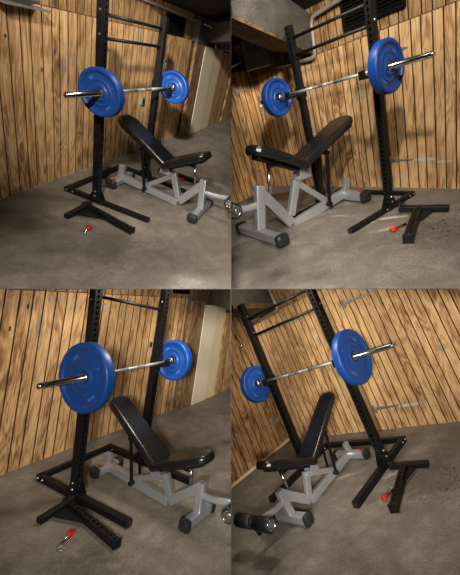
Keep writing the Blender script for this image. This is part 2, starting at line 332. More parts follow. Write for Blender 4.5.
# ------------------------------------------------------------------ equipment
RACK_FIT = {'TL': (-.025, .0), 'TR': (0, 0), 'BL': (-.05, .06), 'BR': (0, 0)}   # how far the near upright is out of plumb, tilt of the crossbars
def make_rack(n, label):
    a = ROOMS[n]; g = a['g']; S = g['H'] / 2.117; W = g['W']
    t = thing('squat_rack', label, 'squat rack', group='squat racks')
    u = .075 * S; lean, ct = RACK_FIT[n]
    for k, x in enumerate((0, W)):
        up = MB().holed(u, u, .055 * S, g['H'], .05 * S, .0155 * S); up.xform(Matrix.Translation((x, 0, 0)) @ Matrix.Rotation(lean if k == 0 else 0, 4, 'Y'))
        up = up.build('upright', BLACK, t)
        for z in (.10, .16): MB().tube([(x - u/2 - .012*S, 0, z*S), (x + u/2 + .012*S, 0, z*S)], .010*S, 8).build('bolt', ZINC, up)
        for z in (g['hu'], g['hl']): MB().tube([(x - u/2 + (math.tan(lean) * z if k == 0 else 0) - .008*S, 0, z + .03*S), (x + u/2 + .008*S + (math.tan(lean) * z if k == 0 else 0), 0, z + .03*S)], .009*S, 8).build('bolt', ZINC, up)
        f = MB().beam((x, g['Lr'], .028*S), (x, -g['Lf'], .028*S), .062*S, .056*S, .005).build('base_foot', BLACK, t)
        MB().box((x, -g['Lf'] - .002, .028*S), (.056*S, .008, .050*S), bev=.003).build('end_cap', BLACK2, f)
        for y in (g['Lr'] - .03, g['Lr'] - .10, -.07, .07): MB().tube([(x - .04*S, y, .034*S), (x + .04*S, y, .034*S)], .009*S, 8).build('bolt', ZINC, f)
        for sx in (-1, 1):
            gs = MB(); M = Matrix.Translation((x + sx * (u/2 + .003), 0, 0)) @ Matrix(((0, 0, 1, 0), (1, 0, 0, 0), (0, 1, 0, 0), (0, 0, 0, 1)))
            gs.prism([(-.085*S, .01), (.085*S, .01), (.085*S, .055*S), (.036*S, .15*S), (-.036*S, .15*S), (-.085*S, .055*S)], .006, M)
            gs.build('gusset_plate', BLACK, t)
        sgn = -1 if k == 0 else 1
        j = MB(); yb, hb = g['yb'], g['hb']
        j.box((x, -u/2 + (yb + u/2)/2 - .012, hb - .035*S), (u + .012, abs(yb + u/2) + .055, .030*S), bev=.004)
        j.box((x, yb - .036, hb - .010*S), (u + .004, .014, .075*S), bev=.004)
        j.box((x, -u/2 - .006, hb - .02*S), (u + .014, .012, .13*S), bev=.003)
        for sx in (-1, 1): j.box((x + sx*(u/2 + .005), 0, hb - .02*S), (.006, u + .02, .11*S), bev=.002)
        j.build('j_hook', BLACK, t)
    for z in (g['hu'], g['hl']):
        xl = math.tan(lean) * z + u/2; c = MB().tube([(xl, 0, z + ct), (W - u/2, 0, z - ct)], .0165*S, 14)
        for x, q in ((xl + .004, ct), (W - u/2 - .004, -ct)): c.box((x, 0, z + q), (.008, .06*S, .09*S), bev=.002)
        c.build('crossbar', BLACK, t)
    MB().beam((-.03*S, g['Lr'] - .02, .030*S), (W + .03*S, g['Lr'] - .02, .030*S), .055*S, .052*S, .005).build('rear_crossbar', BLACK, t)
    return t

BAR_END = {'TL': (1, .55), 'TR': (.7, 1), 'BL': (1, .3), 'BR': (.25, 1)}     # sleeve standing out past each plate, as seen
def make_barbell(n, label):
    g = ROOMS[n]['g']; W = g['W']; S = g['H'] / 2.117; y, z = g['yb'], g['hb']
    x0 = -g['xi'] - g['th'] - g['e'] * BAR_END[n][0]; x1 = W + g['xi'] + g['th'] + g['e'] * BAR_END[n][1]
    t = thing('barbell', label, 'barbell', T(W/2, y, z), group='barbells'); a, b = x0 - W/2, x1 - W/2; i0, i1 = -g['xi'] - W/2 + .01, W/2 + g['xi'] - .01
    MB().tube([(i0, 0, 0), (i1, 0, 0)], .0145*S, 16).build('shaft', SATIN, t)
    kn = MB()
    for c in (-.30, .30, 0): L = .16 if c else .05; kn.tube([(c*W - L*W, 0, 0), (c*W + L*W, 0, 0)], .0150*S, 16, cap=True)
    kn.build('knurled_grip', KNURL, t)
    for s_, e0, e1 in ((-1, a, i0), (1, b, i1)):
        sl = MB().lathe([(e0, .019*S), (e0 - s_*.004, .024*S), (e0 - s_*.02, .0255*S), (e1, .0255*S), (e1, .038*S), (e1 - s_*.022, .038*S), (e1 - s_*.024, .02*S)], 'x', n=28).build('sleeve', CHROME, t)
        MB().lathe([(e0 + s_*.002, .017*S), (e0 - s_*.001, .017*S)], 'x', n=20).build('end_cap', STEEL, sl)
    return t

def make_plate(n, side, label):
    g = ROOMS[n]['g']; th = g['th']; R = g['RA'] if side == 'A' else g['RB']; W = g['W']; S = g['H'] / 2.117
    xc = -g['xi'] - th/2 if side == 'A' else W + g['xi'] + th/2; h = th/2
    t = thing('weight_plate', label, 'weight plate', T(xc, g['yb'], g['hb']), group='blue bumper plates')
    half = [(h*.62, .18), (h*.62, .185), (h*.80, .175), (h*.84, .30), (h*.80, .33), (h*.66, .345), (h*.64, .50), (h*.70, .51), (h*.70, .525), (h*.62, .54), (h*.60, .79), (h*.66, .815), (h*.93, .84), (h, .86), (h, .955), (h*.9, .985), (h*.7, 1.0)]
    prof = [(a, r*R) for a, r in half] + [(-a, r*R) for a, r in reversed(half)]
    MB().lathe(prof, 'x', n=96, closed=True).build('plate_body', BLUE, t)
    hub = MB().lathe([(h*.72, .0262*S), (h*.72, .040*S), (-h*.72, .040*S), (-h*.72, .0262*S)], 'x', n=40, closed=True)
    hub.build('steel_hub', STEEL, t)
    for sx in (-1, 1):
        mk = MB()
        for cang, nn in ((52, 4), (232, 5), (148, 1)):
            for i in range(nn):
                t_ = math.radians(cang + (i - nn/2) * 5.5); r = .655*R
                M = Matrix.Translation((sx*(h*.605), r*math.cos(t_), r*math.sin(t_))) @ Matrix.Rotation(t_ , 4, 'X')
                mk.box((0, 0, 0), (.004, .030*R/.225*(1 if i % 2 else .8), .008*R/.225)).xform(Matrix()) if False else None
                b2 = MB(); b2.box((0, 0, 0), (.004, .026*R/.225*(1 if i % 2 else .75), .007*R/.225), bev=.001); b2.xform(M)
                me = bpy.data.meshes.new('x'); b2.b.to_mesh(me); mk.b.from_mesh(me); bpy.data.meshes.remove(me); b2.b.free()
        mk.build('embossed_lettering', BLUE2, t)
    return t

def pad_mesh(a, b, th, w0, w1, up, r0=.05, nose=.0):
    """cushion from a (hinge end) to b; width w0 -> w1, rounded rectangle outline and soft edges"""
    m = MB(); a, b, x, y, z = m.frame(a, b, up); L = (b - a).length
    out = []
    def corner(cx, cz, r, s0):
        for k in range(5):
            t = math.radians(s0 + k * 22.5); out.append((cx + r * math.cos(t), cz + r * math.sin(t)))
    r1 = min(w1/2 * .8, .09)
    corner(w0/2 - r0*.5, r0*.5, r0*.5, -90); corner(w1/2 - r1, L - r1, r1, 0); corner(-w1/2 + r1, L - r1, r1, 90); corner(-w0/2 + r0*.5, r0*.5, r0*.5, 180)
    R = Matrix((x, z, y)).transposed().to_4x4()   # poly x->side, poly y->along, depth->up
    R.translation = a
    m.prism(out, th, R, bev=min(.028, th*.42)); return m

def make_bench(n, label, pw=1.0):
    b = ROOMS[n]['bench']; s = b['s']
    t = thing('workout_bench', label, 'bench', T(b['xc'], -.45 + b['dy'], 0, b['yaw'], (s, s, s)), group='incline benches')
    Y = lambda k: b[k] + .45
    kx = (b['wf'] / .255) ** .6 * pw                      # overall breadth of this bench
    V = lambda y, z, x=0: Vector((x, y, z))
    tw = .060 * min(1.3, max(.9, kx))
    def foot(name, y, hw, zc, hl=None):
        hl = hl or hw; f = MB().beam((-hl + .03, y, zc), (hw - .03, y, zc), .090, .086, .02).build(name, SILVER, t)
        for sx, q in ((-1, hl), (1, hw)):
            MB().beam((sx*(q - .05), y, zc), (sx*(q + .014), y, zc), .122, .112, .034).build('foot_cap', BLACK2, f)
        return f
    foot('front_foot', Y('yff'), b['wf'], .058); foot('rear_foot', Y('yrf'), b['wr'], .058, b.get('wl_rear'))
    for sx, q in ((-1, b['wr']),) if n[1] == 'L' else ((1, b['wr']),):
        MB().box((sx*(q - .065), Y('yrf') - .01, .106), (.034, .030, .014), bev=.004).build('red_tag', RED, t)
    elbow, fp = V(Y('ey'), b['ez']), V(Y('fy'), b['fz'])
    fbase = V(Y('yff'), .06)
    MB().beam(fbase, fp, tw*1.25, .080, .012, up=(0, 1, 0)).build('front_post', SILVER, t)
    d1 = fp - fbase; st = fbase + d1 * .86
    MB().beam(st, elbow, tw, .090, .010).build('front_beam', SILVER, t)
    rb = V(Y('ry'), .085)
    MB().beam(elbow + (elbow - st).normalized()*.02, rb, tw, .086, .010).build('rear_beam', SILVER, t)
    MB().beam(V(Y('yrf'), .07), V(Y('ry'), b['rz']), tw, .068, .010, up=(0, 1, 0)).build('rear_post', SILVER, t)
    pt, pb = V(Y('ty'), b['tz'] - .02), V(Y('by'), b['bz'] - .05)
    MB().beam(pb, pt, tw, .070, .010, up=(0, 1, 0)).build('seat_post', SILVER, t)
    piv = V(Y('py'), b['pz'])
    q = elbow.lerp(rb, min(1, max(0, (piv.y - elbow.y) / (rb.y - elbow.y))))
    MB().beam(pt - V(0, .03), q + V(0, .03), tw*.8, .055, .010).build('diagonal_brace', SILVER, t)
    hinge, top, sf = V(Y('hy'), b['hz']), V(Y('ky'), b['kz']), V(Y('sy'), b['sz'])
    bp = MB(); bp.box(V(Y('hy') - .02, b['hz'] - .045), (tw*1.6, .16, .018), bev=.004)
    for sx in (-1, 1): bp.prism([(-.07, -.05), (.07, -.05), (.05, .05), (-.02, .06)], .006, Matrix.Translation((sx*(tw*.8), Y('hy'), b['hz'] - .02)) @ Matrix(((0, 0, 1, 0), (1, 0, 0, 0), (0, 1, 0, 0), (0, 0, 0, 1))))
    bp.build('hinge_plate', SILVER, t)
    # back pad and its toothed rail
    dz = (top - hinge).normalized(); nb = Vector((0, -dz.z, dz.y))          # normal of the pad, towards the sitter
    if nb.z < 0: nb = -nb
    a0, a1 = hinge + dz*.015 + nb*.055, top + nb*.0
    wb = .295 * kx
    pad_mesh(a0, a1, .072, wb, wb*.90, nb).build('back_pad', VINYL, t)
    rail = MB(); L = (a1 - a0).length
    off = nb * -.052
    for sx in (-1, 1):
        rail.beam(a0 + off + Vector((sx*.055*kx, 0, 0)), a0 + dz*(L*.92) + off + Vector((sx*.055*kx, 0, 0)), .03, .03, .003, up=nb)
        for i in range(7):
            p = a0 + dz * (L * (.22 + i*.105)) + off - nb*.022 + Vector((sx*.055*kx, 0, 0)); rail.beam(p, p + dz*.022 - nb*.016, .032, .022, .002, up=nb)
    rail.box(a0 + dz*(L*.5) - nb*.045*.9, (wb*.8, .02, .02), bev=.003)
    rail.build('notched_rail', BLACK, t)
    fr = (piv.y + .0 - a0.y) / (a1.y - a0.y); fr = min(.75, max(.28, fr + .06)); tp = a0 + (a1 - a0)*fr + off - nb*.03
    for sx in (-1, 1): 
        st_ = MB(); xx = sx*tw*.95
        st_.beam(V(piv.y, q.z, xx), V(tp.y, tp.z, xx), .016, .034, .004, up=(0, 1, 0)); st_.tube([V(piv.y, q.z, xx - .02), V(piv.y, q.z, xx + .02)], .024, 14); st_.tube([V(tp.y, tp.z, xx - .02), V(tp.y, tp.z, xx + .02)], .018, 14)
        st_.build('support_strut', BLACK, t)
    # seat
    ds = (sf - hinge).normalized(); ns = Vector((0, -ds.z, ds.y)); ns = ns if ns.z > 0 else -ns
    s0, s1 = hinge + ds*.0 + ns*.045, sf
    mid_w = .305*kx
    pad_mesh(s0, s1, .078, mid_w, mid_w*.80, ns).build('seat_pad', VINYL, t)
    sp = MB(); sp.beam(s0 + ds*.05 - ns*.055, s0 + (s1 - s0)*.86 - ns*.05, .13*kx, .022, .004, up=ns); sp.box(s0 + (s1 - s0)*.55 - ns*.068, (.07, .07, .03), bev=.004)
    sp.build('seat_plate', BLACK, t)
    u0 = s0 + (s1 - s0)*.62 - ns*.06; u1 = st.lerp(elbow, .35) + V(0, .03)
    MB().tube([u0, u1], .0135, 12).build('seat_strut', CHROME, t)
    # leg rollers
    rc = V(Y('ly'), b['lz']); c0 = fbase + d1*.62
    arc = [c0, c0.lerp(rc, .33) + V(-.01, -.035), c0.lerp(rc, .7) + V(0, -.03), rc]
    fine = []
    for i in range(13):
        u = i/12; fine.append(((1-u)**3)*arc[0] + 3*u*(1-u)**2*arc[1] + 3*u*u*(1-u)*arc[2] + u**3*arc[3])
    MB().tube(fine, .030, 14).build('roller_arm', SILVER, t)
    MB().tube([rc + Vector((-b['wl'] - .012, 0, 0)), rc + Vector((b['wl'] + .012, 0, 0))], .014, 12).build('roller_axle', CHROME, t)
    for sx in (-1, 1):
        r = MB().lathe([(sx*.035, .045), (sx*.042, .060), (sx*(b['wl'] - .008), .060), (sx*b['wl'], .050)], 'x', rc, 32).build('leg_roller', FOAM, t)
        MB().lathe([(sx*b['wl'], .044), (sx*(b['wl'] + .006), .042), (sx*(b['wl'] + .006), .034), (sx*(b['wl'] + .001), .033)], 'x', rc, 28).build('roller_end_ring', CHROME, r); MB().lathe([(sx*(b['wl'] + .003), .033), (sx*(b['wl'] + .007), .028)], 'x', rc, 28).build('roller_end_cap', DKSTEEL, r)
    MB().tube([rc + V(.0, -.02), rc + V(.015, -.115)], .020, 12).build('adjusting_stub', BLACK, t)
    return t

def make_arm(n, side, label):
    a = ROOMS[n]; d = a['arm']; c = Vector(a['armc'])
    t = thing('safety_arm', label, 'rack safety arm', T(c.x + d[0], c.y + d[1], 0, d[2], (math.exp(d[3]), math.exp(d[4]), math.exp(d[5]))), group='safety arms')
    if side == 'A': e, o, bf, bn, sg = Vector((-.186, -.586, .03)), Vector((-.105, .10, .03)), Vector((-.443, .023, .02)), Vector((-.063, .05, .02)), -1
    else: e, o, bf, bn, sg = Vector((1.50, -.573, .03)), Vector((1.37, .02, .03)), Vector((1.62, .02, .03)), Vector((1.22, -.03, .03)), 1
    c0 = Vector((c.x, c.y, 0)); e, o, bf, bn = e - c0, o - c0, bf - c0, bn - c0
    L = (o - e).length; dr = (o - e).normalized(); ang = math.atan2(dr.x, dr.y)
    # perforated bar: built upright with holes on its y faces, then laid down so the holes face up
    bar = MB().holed(.066, .060, 0, L, .05, .0125)
    Rm = Matrix((Vector((dr.y, -dr.x, 0)), Vector((0, 0, 1)), Vector((dr.x, dr.y, 0)))).transposed().to_4x4(); Rm.translation = Vector((e.x, e.y, .033))
    bar.xform(Rm); bar.build('perforated_bar', BLACK, t)
    ep = MB().box(e + Vector((0, 0, .008)), (.080, .012, .076), Matrix.Rotation(-ang, 3, 'Z'), .003); ep.tube([e + Vector((0, .012, .03)), e + Vector((0, .012, .062))], .009, 8); ep.build('end_plate', BLACK, t)
    zz = Vector((0, 0, .048))
    br = MB().beam(Vector((bf.x, bf.y, .027)), Vector((bn.x, bn.y, .052)), .054, .048, .005).build('mounting_bracket', BLACK, t)
    k = MB(); 
    for q in (.02, .10): k.tube([bn.lerp(bf, q) + Vector((0, 0, .01)), bn.lerp(bf, q) + Vector((0, 0, .075))], .013, 10)
    k.build('bracket_peg', BLACK, br)
    gs = MB(); P1 = bf.lerp(bn, .25); P2 = e.lerp(o, .42) ; P3 = o
    gs.prism([(P1.x, P1.y), (P2.x, P2.y), (P3.x, P3.y)], .010, Matrix.Translation((0, 0, .030)))
    gs.build('gusset_plate', BLACK, t)
    return t

def make_pin(n, side, label, local=None):
    a = ROOMS[n]
    if local is None:
        d = a['clip']; c = Vector(a['clipc'])
        if side == 'A': p, q = Vector((-.335, -.203, .022)), Vector((-.47, -.215, .018))
        else: p, q = Vector((1.361, -.462, .022)), Vector((1.395, -.34, .018))
        t = thing('locking_pin', label, 'locking pin', T(c.x + d[0], c.y + d[1], 0, d[2]), group='red handled locking pins'); c0 = Vector((c.x, c.y, 0)); p, q = p - c0, q - c0
    else:
        t = thing('locking_pin', label, 'locking pin', local, group='red handled locking pins'); p, q = Vector((0, 0, .022)), Vector((.10, .08, .018))
    d = (q - p).normalized(); sd = Vector((-d.y, d.x, 0))
    MB().tube([p, p + d*.03, q], [.012, .014, .0135], 14).build('steel_pin', CHROME, t)
    h = MB().tube([p - d*.02 - sd*.036, p - d*.026 - sd*.014, p - d*.028, p - d*.02 + sd*.022], [.009, .013, .016, .010], 12); h.tube([p - d*.03, p + d*.045], [.017, .014], 14)
    h.build('red_handle', RED, t)
    rr = [q + d*.0 + sd*.026 + (d*math.cos(x) + sd*math.sin(x))*.022 + Vector((0, 0, -.006)) for x in [i*math.pi/8 for i in range(17)]]
    MB().tube(rr, .0028, 6).build('wire_ring', ZINC, t)
    return t

# ------------------------------------------------------------------ small fixed things (lie against the wall plane y = Dw)
def strap_hinge(label, x, z, L, dirx=1, y=None, plane='back', mat=GALV, xl=None):
    g = ROOMS[CUR['n']]['g']; S = g['H']/2.117
    if plane == 'back': loc = Matrix.Translation((x, g['Dw'] - .004, z))
    else: loc = Matrix.Translation((xl + .004, y, z)) @ Matrix.Rotation(math.pi/2, 4, 'Z') 
    t = thing('strap_hinge', label, 'hinge', loc, group='strap hinges on the timber walls')
    M = Matrix(((1, 0, 0, 0), (0, 0, -1, 0), (0, 1, 0, 0), (0, 0, 0, 1)))
    MB().prism([(0, -.020*S), (dirx*L, -.008*S), (dirx*L, .008*S), (0, .020*S)][::dirx], .006, M).build('strap', mat, t)
    MB().box((-dirx*.018*S, -.002, 0), (.036*S, .008, .10*S), bev=.002).build('hinge_plate', mat, t)
    MB().tube([(0, -.010, -.05*S), (0, -.010, .05*S)], .008*S, 10).build('hinge_knuckle', mat, t)
    return t
def wall_vent(label, x0, x1, z0, z1):
    g = ROOMS[CUR['n']]['g']; D = g['Dw']
    t = thing('wall_vent', label, 'wall vent', Matrix.Translation(((x0+x1)/2, D, (z0+z1)/2)), group='black wall vents'); w, h = x1-x0, z1-z0
    f = MB()
    for sx in (-1, 1): f.box((sx*(w/2-.015), -.012, 0), (.03, .030, h), bev=.003)
    for sz in (-1, 1): f.box((0, -.012, sz*(h/2-.015)), (w-.06, .030, .03), bev=.003)
    f.build('vent_frame', GRILLE, t)
    MB().box((0, .006, 0), (w-.05, .006, h-.05)).build('vent_back', GRILLE, t)
    l = MB(); k = max(3, int(h/.035))
    for i in range(k): l.box((0, -.008, -h/2 + .03 + (h-.06)*(i+.5)/k), (w-.06, .020, .004), Matrix.Rotation(.6, 3, 'X'))
    for i in range(1, 5): l.box((-w/2 + w*i/5, -.014, 0), (.008, .008, h-.06))
    l.build('vent_louvres', GRILLE, t)
    return t
def pipe(name, label, pts, r, mat=PIPE, cat='pipe', clamps=()):
    t = thing(name, label, cat)
    MB().tube(pts, r, 12).build('pipe_run', mat, t)
    if clamps:
        for i in clamps:
            p = Vector(pts[i]); q = Vector(pts[i+1]); d = (q-p).normalized(); c = (p+q)/2
            MB().tube([c - d*.02, c + d*.02], r*1.35, 12).build('pipe_clamp', GALV, t)
    return t
def rounded(pts, r=.05, k=4):
    pts = [Vector(p) for p in pts]; out = [pts[0]]
    for i in range(1, len(pts)-1):
        a = pts[i] + (pts[i-1]-pts[i]).normalized()*r; b = pts[i] + (pts[i+1]-pts[i]).normalized()*r
        for j in range(k+1):
            u = j/k; out.append((1-u)**2*a + 2*u*(1-u)*pts[i] + u*u*b)
    return out + [pts[-1]]
def wall_board(name, label, x0, x1, z1, yoff, mat, th=.03, extra=None, group=None):
    g = ROOMS[CUR['n']]['g']; D = g['Dw']
    t = thing(name, label, 'board', Matrix.Translation((x0, D - yoff, 0)), group=group)
    MB().box(((x1-x0)/2, -th/2, z1/2), (x1-x0, th, z1), bev=.004).build('board_panel', mat, t)
    return t

# ------------------------------------------------------------------ the four rooms
WHITE = (.62, .58, .50); GREYP = (.25, .235, .20); DK = (.07, .06, .05)
def shell(n, x0, x1, fx0, fx1, fy0, seam, ztop, pitch, spots=(), marks=(), seed=1, tone=1.0):
    enter(n); g = ROOMS[n]['g']; D = g['Dw']
    wm = wood('plywood_siding', seed, spots=spots, pitch=pitch)
    m, mats = grooved_wall(x0, x1, 0.0, seam - .004, pitch, wm, 0, seed); struct(m.build('wall_back', mats), Matrix.Translation((0, D, 0)))
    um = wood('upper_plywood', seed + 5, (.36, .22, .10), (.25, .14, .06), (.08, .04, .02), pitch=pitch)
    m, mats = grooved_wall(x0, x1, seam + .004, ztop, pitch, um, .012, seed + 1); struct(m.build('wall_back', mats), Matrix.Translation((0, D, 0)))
    fm = concrete('concrete_floor', seed * 1.3, marks, tone=tone)
    struct(flat('floor', [(fx0, fy0, 0), (fx1, fy0, 0), (fx1, D + .03, 0), (fx0, D + .03, 0)], fm))
    return D

# upper left room ---------------------------------------------------
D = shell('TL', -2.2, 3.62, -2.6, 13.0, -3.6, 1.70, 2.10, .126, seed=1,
    spots=((.30, 1.22, .045, .11, GREYP, .75), (.46, 1.27, .035, .09, GREYP, .6), (-.44, 1.13, .03, .02, WHITE, .8), (.17, 1.34, .012, .03, (.01, .006, .004), 1), (-.01, 1.18, .012, .03, (.01, .006, .004), 1), (-.41, 1.43, .014, .02, (.01, .006, .004), 1), (2.9, .36, .12, .03, DK, .5)),
    marks=((-.7, -.6, .5, .25, .3, (.09, .075, .06), .5), (.3, -1.5, .9, .5, .1, (.30, .25, .2), .3)))
make_rack('TL', 'black squat rack in the upper left picture, both uprights in view')
make_barbell('TL', 'chrome barbell racked in the upper left picture')
make_plate('TL', 'A', 'large near blue plate in the upper left picture, in front of the near upright')
make_plate('TL', 'B', 'small far blue plate in the upper left picture, beyond the far upright')
make_bench('TL', 'black and silver incline bench in the upper left picture, roller cut off by the edge', .96)
make_arm('TL', 'A', 'black safety arm on the floor in the upper left picture')
make_pin('TL', 'A', 'red pin on the floor in front of the upper left safety arm')
# far side arm and pin, half hidden behind the bench
ta = thing('safety_arm', 'second black safety arm, behind the seat of the upper left bench', 'rack safety arm', T(1.62, -.34, 0, .05), group='safety arms')
MB().beam((0, -.28, .033), (0, .30, .033), .060, .060, .005).build('perforated_bar', BLACK, ta)
MB().beam((-.12, .28, .04), (.25, .30, .04), .055, .055, .005).build('mounting_bracket', BLACK, ta)
make_pin('TL', 'B', 'red pin seen under the seat of the upper left bench', T(1.50, -.40, .02, 1.2))
wall_vent('black louvred vent high on the timber wall of the upper left picture', 2.50, 3.18, 1.72, 1.97)
wall_board('timber_post', 'dark brown timber post at the end of the upper left plywood', 3.63, 4.06, 1.70, .05, wood('brown_timber', 21, (.26, .16, .08), (.18, .10, .05), (.07, .04, .02)), .05)
wall_board('painted_board', 'off-white panel beside the brown post in the upper left picture', 4.10, 4.72, 1.66, .06, WHITEB, .04)
wall_board('painted_board', 'cream panel right of the off-white one in the upper left picture', 4.76, 5.28, 1.66, .04, CREAM, .04)
for i, (a, b_) in enumerate(((5.32, 5.75), (5.82, 6.35), (6.42, 7.1), (7.16, 7.9), (8.0, 9.2))):
    wall_board('timber_board', ('brown timber panel next to the cream panel, upper left picture', 'second brown timber panel past the cream panel, upper left picture', 'third brown timber panel past the cream panel, upper left picture', 'fourth timber panel, at the right edge of the upper left picture', 'farthest timber panel of the upper left picture')[i], a, b_, 1.60, .0 if i % 2 else .03, wood('far_timber', 30 + i, (.50, .32, .15), (.33, .19, .08), (.12, .06, .03)), .04, group='far timber panels')
struct(MB().box((7.6, .0, 0), (8.0, .06, 2.2), bev=.0).build('wall_far', SOFFIT), Matrix.Translation((0, D + .04, 1.05)))
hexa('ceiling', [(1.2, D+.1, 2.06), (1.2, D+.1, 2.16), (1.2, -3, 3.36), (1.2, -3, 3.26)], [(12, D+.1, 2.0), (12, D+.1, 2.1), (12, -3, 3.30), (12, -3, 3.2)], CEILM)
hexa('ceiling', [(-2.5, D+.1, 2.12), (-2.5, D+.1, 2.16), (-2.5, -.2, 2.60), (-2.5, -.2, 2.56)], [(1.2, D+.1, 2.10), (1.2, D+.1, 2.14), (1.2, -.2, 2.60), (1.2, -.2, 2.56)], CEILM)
hexa('ceiling_beam', [(4.24, D, 1.71), (4.10, D, 2.0), (4.45, D, 2.0), (4.55, D, 1.71)], [(2.60, -.52, 2.00), (2.75, -.42, 2.25), (3.1, -.52, 2.25), (2.95, -.62, 2.00)], BEAMM)
struct(MB().box((0, 0, 0), (.52, .12, .34), bev=.01).build('ceiling_beam', BEAMM), Matrix.Translation((3.86, D - .06, 1.86)))
pipe('conduit', 'grey conduit along the top of the upper left timber wall', rounded([(.9, D - .03, 2.035), (3.72, D - .03, 1.99), (3.80, D - .27, 1.99)], .06), .016, clamps=(0,))
pipe('conduit', 'short upright conduit on the concrete beam of the upper left picture', rounded([(4.11, D - .28, 2.05), (4.11, D - .28, 1.70), (6.9, D - .10, 1.66)], .05), .014, GALV)
tb = thing('cable_bundle', 'light grey bundle of cables at the top left corner', 'cables', Matrix.Translation((-.30, D - .05, 1.70)))
for i in range(5): MB().tube([(-.6, -.02*i, .016*i + .03 - .0), (-.1, -.02*i, .012*i), (.13, -.02*i, .010*i)], .008, 8).build('cable', GALV, tb)
MB().box((.0, -.03, -.015), (.5, .12, .012)).build('cable_tray', GALV, tb)
to = thing('outlet_box', 'small grey outlet box on the wall under the upper left barbell', 'outlet', Matrix.Translation((2.01, D, .78))); MB().box((0, -.02, 0), (.07, .04, .11), bev=.006).build('box_body', GALV, to); MB().box((0, -.043, 0), (.05, .006, .085), bev=.002).build('cover_plate', BLACK2, to)
strap_hinge('small grey hinge behind the near upright, upper left picture', 1.0, 1.41, .10)
strap_hinge('grey hinge right of the far upright, upper left picture', 2.92, 1.34, .30, -1)
strap_hinge('low hinge behind the near upright of the upper left rack', 1.05, .33, .14)

# upper right room --------------------------------------------------
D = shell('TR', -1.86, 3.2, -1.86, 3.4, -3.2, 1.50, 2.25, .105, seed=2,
    spots=((.165, 1.0, .03, .07, GREYP, .6), (.92, .30, .14, .022, WHITE, .9), (1.12, .27, .10, .016, WHITE, .6), (.25, 1.0, .03, .07, GREYP, .5)),
    marks=((1.05, -.18, .16, .045, .6, WHITE, 1), (1.20, -.38, .17, .04, .9, WHITE, .9), (.92, -.35, .13, .03, .9, WHITE, .7), (.5, -.25, .16, .03, .2, WHITE, .5), (.1, .1, .1, .03, .2, WHITE, .4), (1.5, -.35, .35, .3, .3, DK, .45)))
make_rack('TR', 'black squat rack in the upper right picture, near upright on the right')
make_barbell('TR', 'chrome barbell racked in the upper right picture')
make_plate('TR', 'B', 'large blue plate at the right of the upper right picture')
make_plate('TR', 'A', 'small blue plate at the left of the upper right picture')
make_bench('TR', 'black and silver incline bench in the upper right picture, seat towards the left', .74)
make_arm('TR', 'B', 'black safety arm lying right of the upper right rack')
make_pin('TR', 'B', 'red pin on the floor beside the upper right safety arm')
LX = -1.62
um = wood('end_wall_plywood', 12, (.42, .25, .11), (.29, .16, .065), (.10, .05, .02))
m, mats = grooved_wall(-2.2, 3.4, 0, 1.62, .105, um, 0, 5); struct(m.build('wall_left', mats), Matrix.Translation((LX, 0, 0)) @ Matrix.Rotation(math.pi/2, 4, 'Z') @ Matrix.Translation((-1.2, 0, 0)))
struct(MB().box((0, 0, 0), (.1, 4.2, .9)).build('wall_left', CEILM), Matrix.Translation((LX - .25, -.9, 2.00)))
hexa('ceiling_beam', [(-.36, D, 1.54), (-.28, D, 1.85), (-1.0, D, 1.85), (-1.0, D, 1.66)], [(.05, -.63, 1.85), (-.02, -.5, 2.25), (-.5, -.5, 2.25), (-.22, -.53, 1.85)], BEAMM)
hexa('ceiling_beam', [(-.37, D, 1.52), (-.36, D, 1.54), (-1.0, D, 1.69), (-.95, D, 1.66)], [(.04, -.64, 1.83), (.05, -.63, 1.85), (-.22, -.53, 1.85), (-.22, -.53, 1.78)], SOFFIT)
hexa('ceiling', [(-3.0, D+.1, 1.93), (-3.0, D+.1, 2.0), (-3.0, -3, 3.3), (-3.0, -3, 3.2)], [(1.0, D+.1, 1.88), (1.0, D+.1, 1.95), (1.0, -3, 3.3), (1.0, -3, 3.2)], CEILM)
pipe('conduit', 'elbowed grey pipe high on the wall of the upper right picture', rounded([(.62, D - .05, 1.96), (.20, D - .05, 1.86), (-.26, D - .05, 1.83), (-.29, D - .05, 1.47), (-.95, D - .05, 1.52)], .07), .020, clamps=(0,))
pipe('conduit', 'thin pale pipe running to the upper right duct', [(-1.36, -.05, 1.60), (-1.31, .15, 1.65), (-1.25, .60, 1.76)], .014, GALV)
td = thing('duct_box', 'grey louvred duct box in the corner of the upper right picture', 'duct', Matrix.Translation((-1.16, .46, 1.66)) @ Matrix.Rotation(.9, 4, 'Z'))
MB().box((0, 0, 0), (.32, .16, .19), bev=.006).build('duct_casing', DUCT, td)
l = MB()
for i in range(7): l.box((0, -.086, -.085 + i*.028), (.29, .012, .010), Matrix.Rotation(.4, 3, 'X'))
l.build('duct_louvres', DUCT, td)
wall_vent('black louvred vent above the barbell of the upper right picture', .12, .82, 1.60, 1.86)
strap_hinge('hinge with white paint, low on the upper right wall', .53, .305, .26)
strap_hinge('small hinge beside the large plate, upper right picture', .73, 1.30, .08)
strap_hinge('hinge on the end wall left of the small plate, upper right picture', 0, 1.40, .16, 1, y=.36, plane='end', xl=LX)
pc = thing('chain', 'thin chain hanging below the small plate, upper right picture', 'chain', Matrix.Translation((-1.5, D - .03, .95)))
ch = MB()
for i in range(9):
    a = i*.045
    ch.tube([(math.cos(q)*.008*(1 if i % 2 else .4), math.sin(q)*(.008 if i % 2 == 0 else .003), .2 - a + math.sin(q)*.024) for q in [k*math.pi/4 for k in range(9)]], .003, 5, cap=False)
ch.build('chain_links', ZINC, pc)

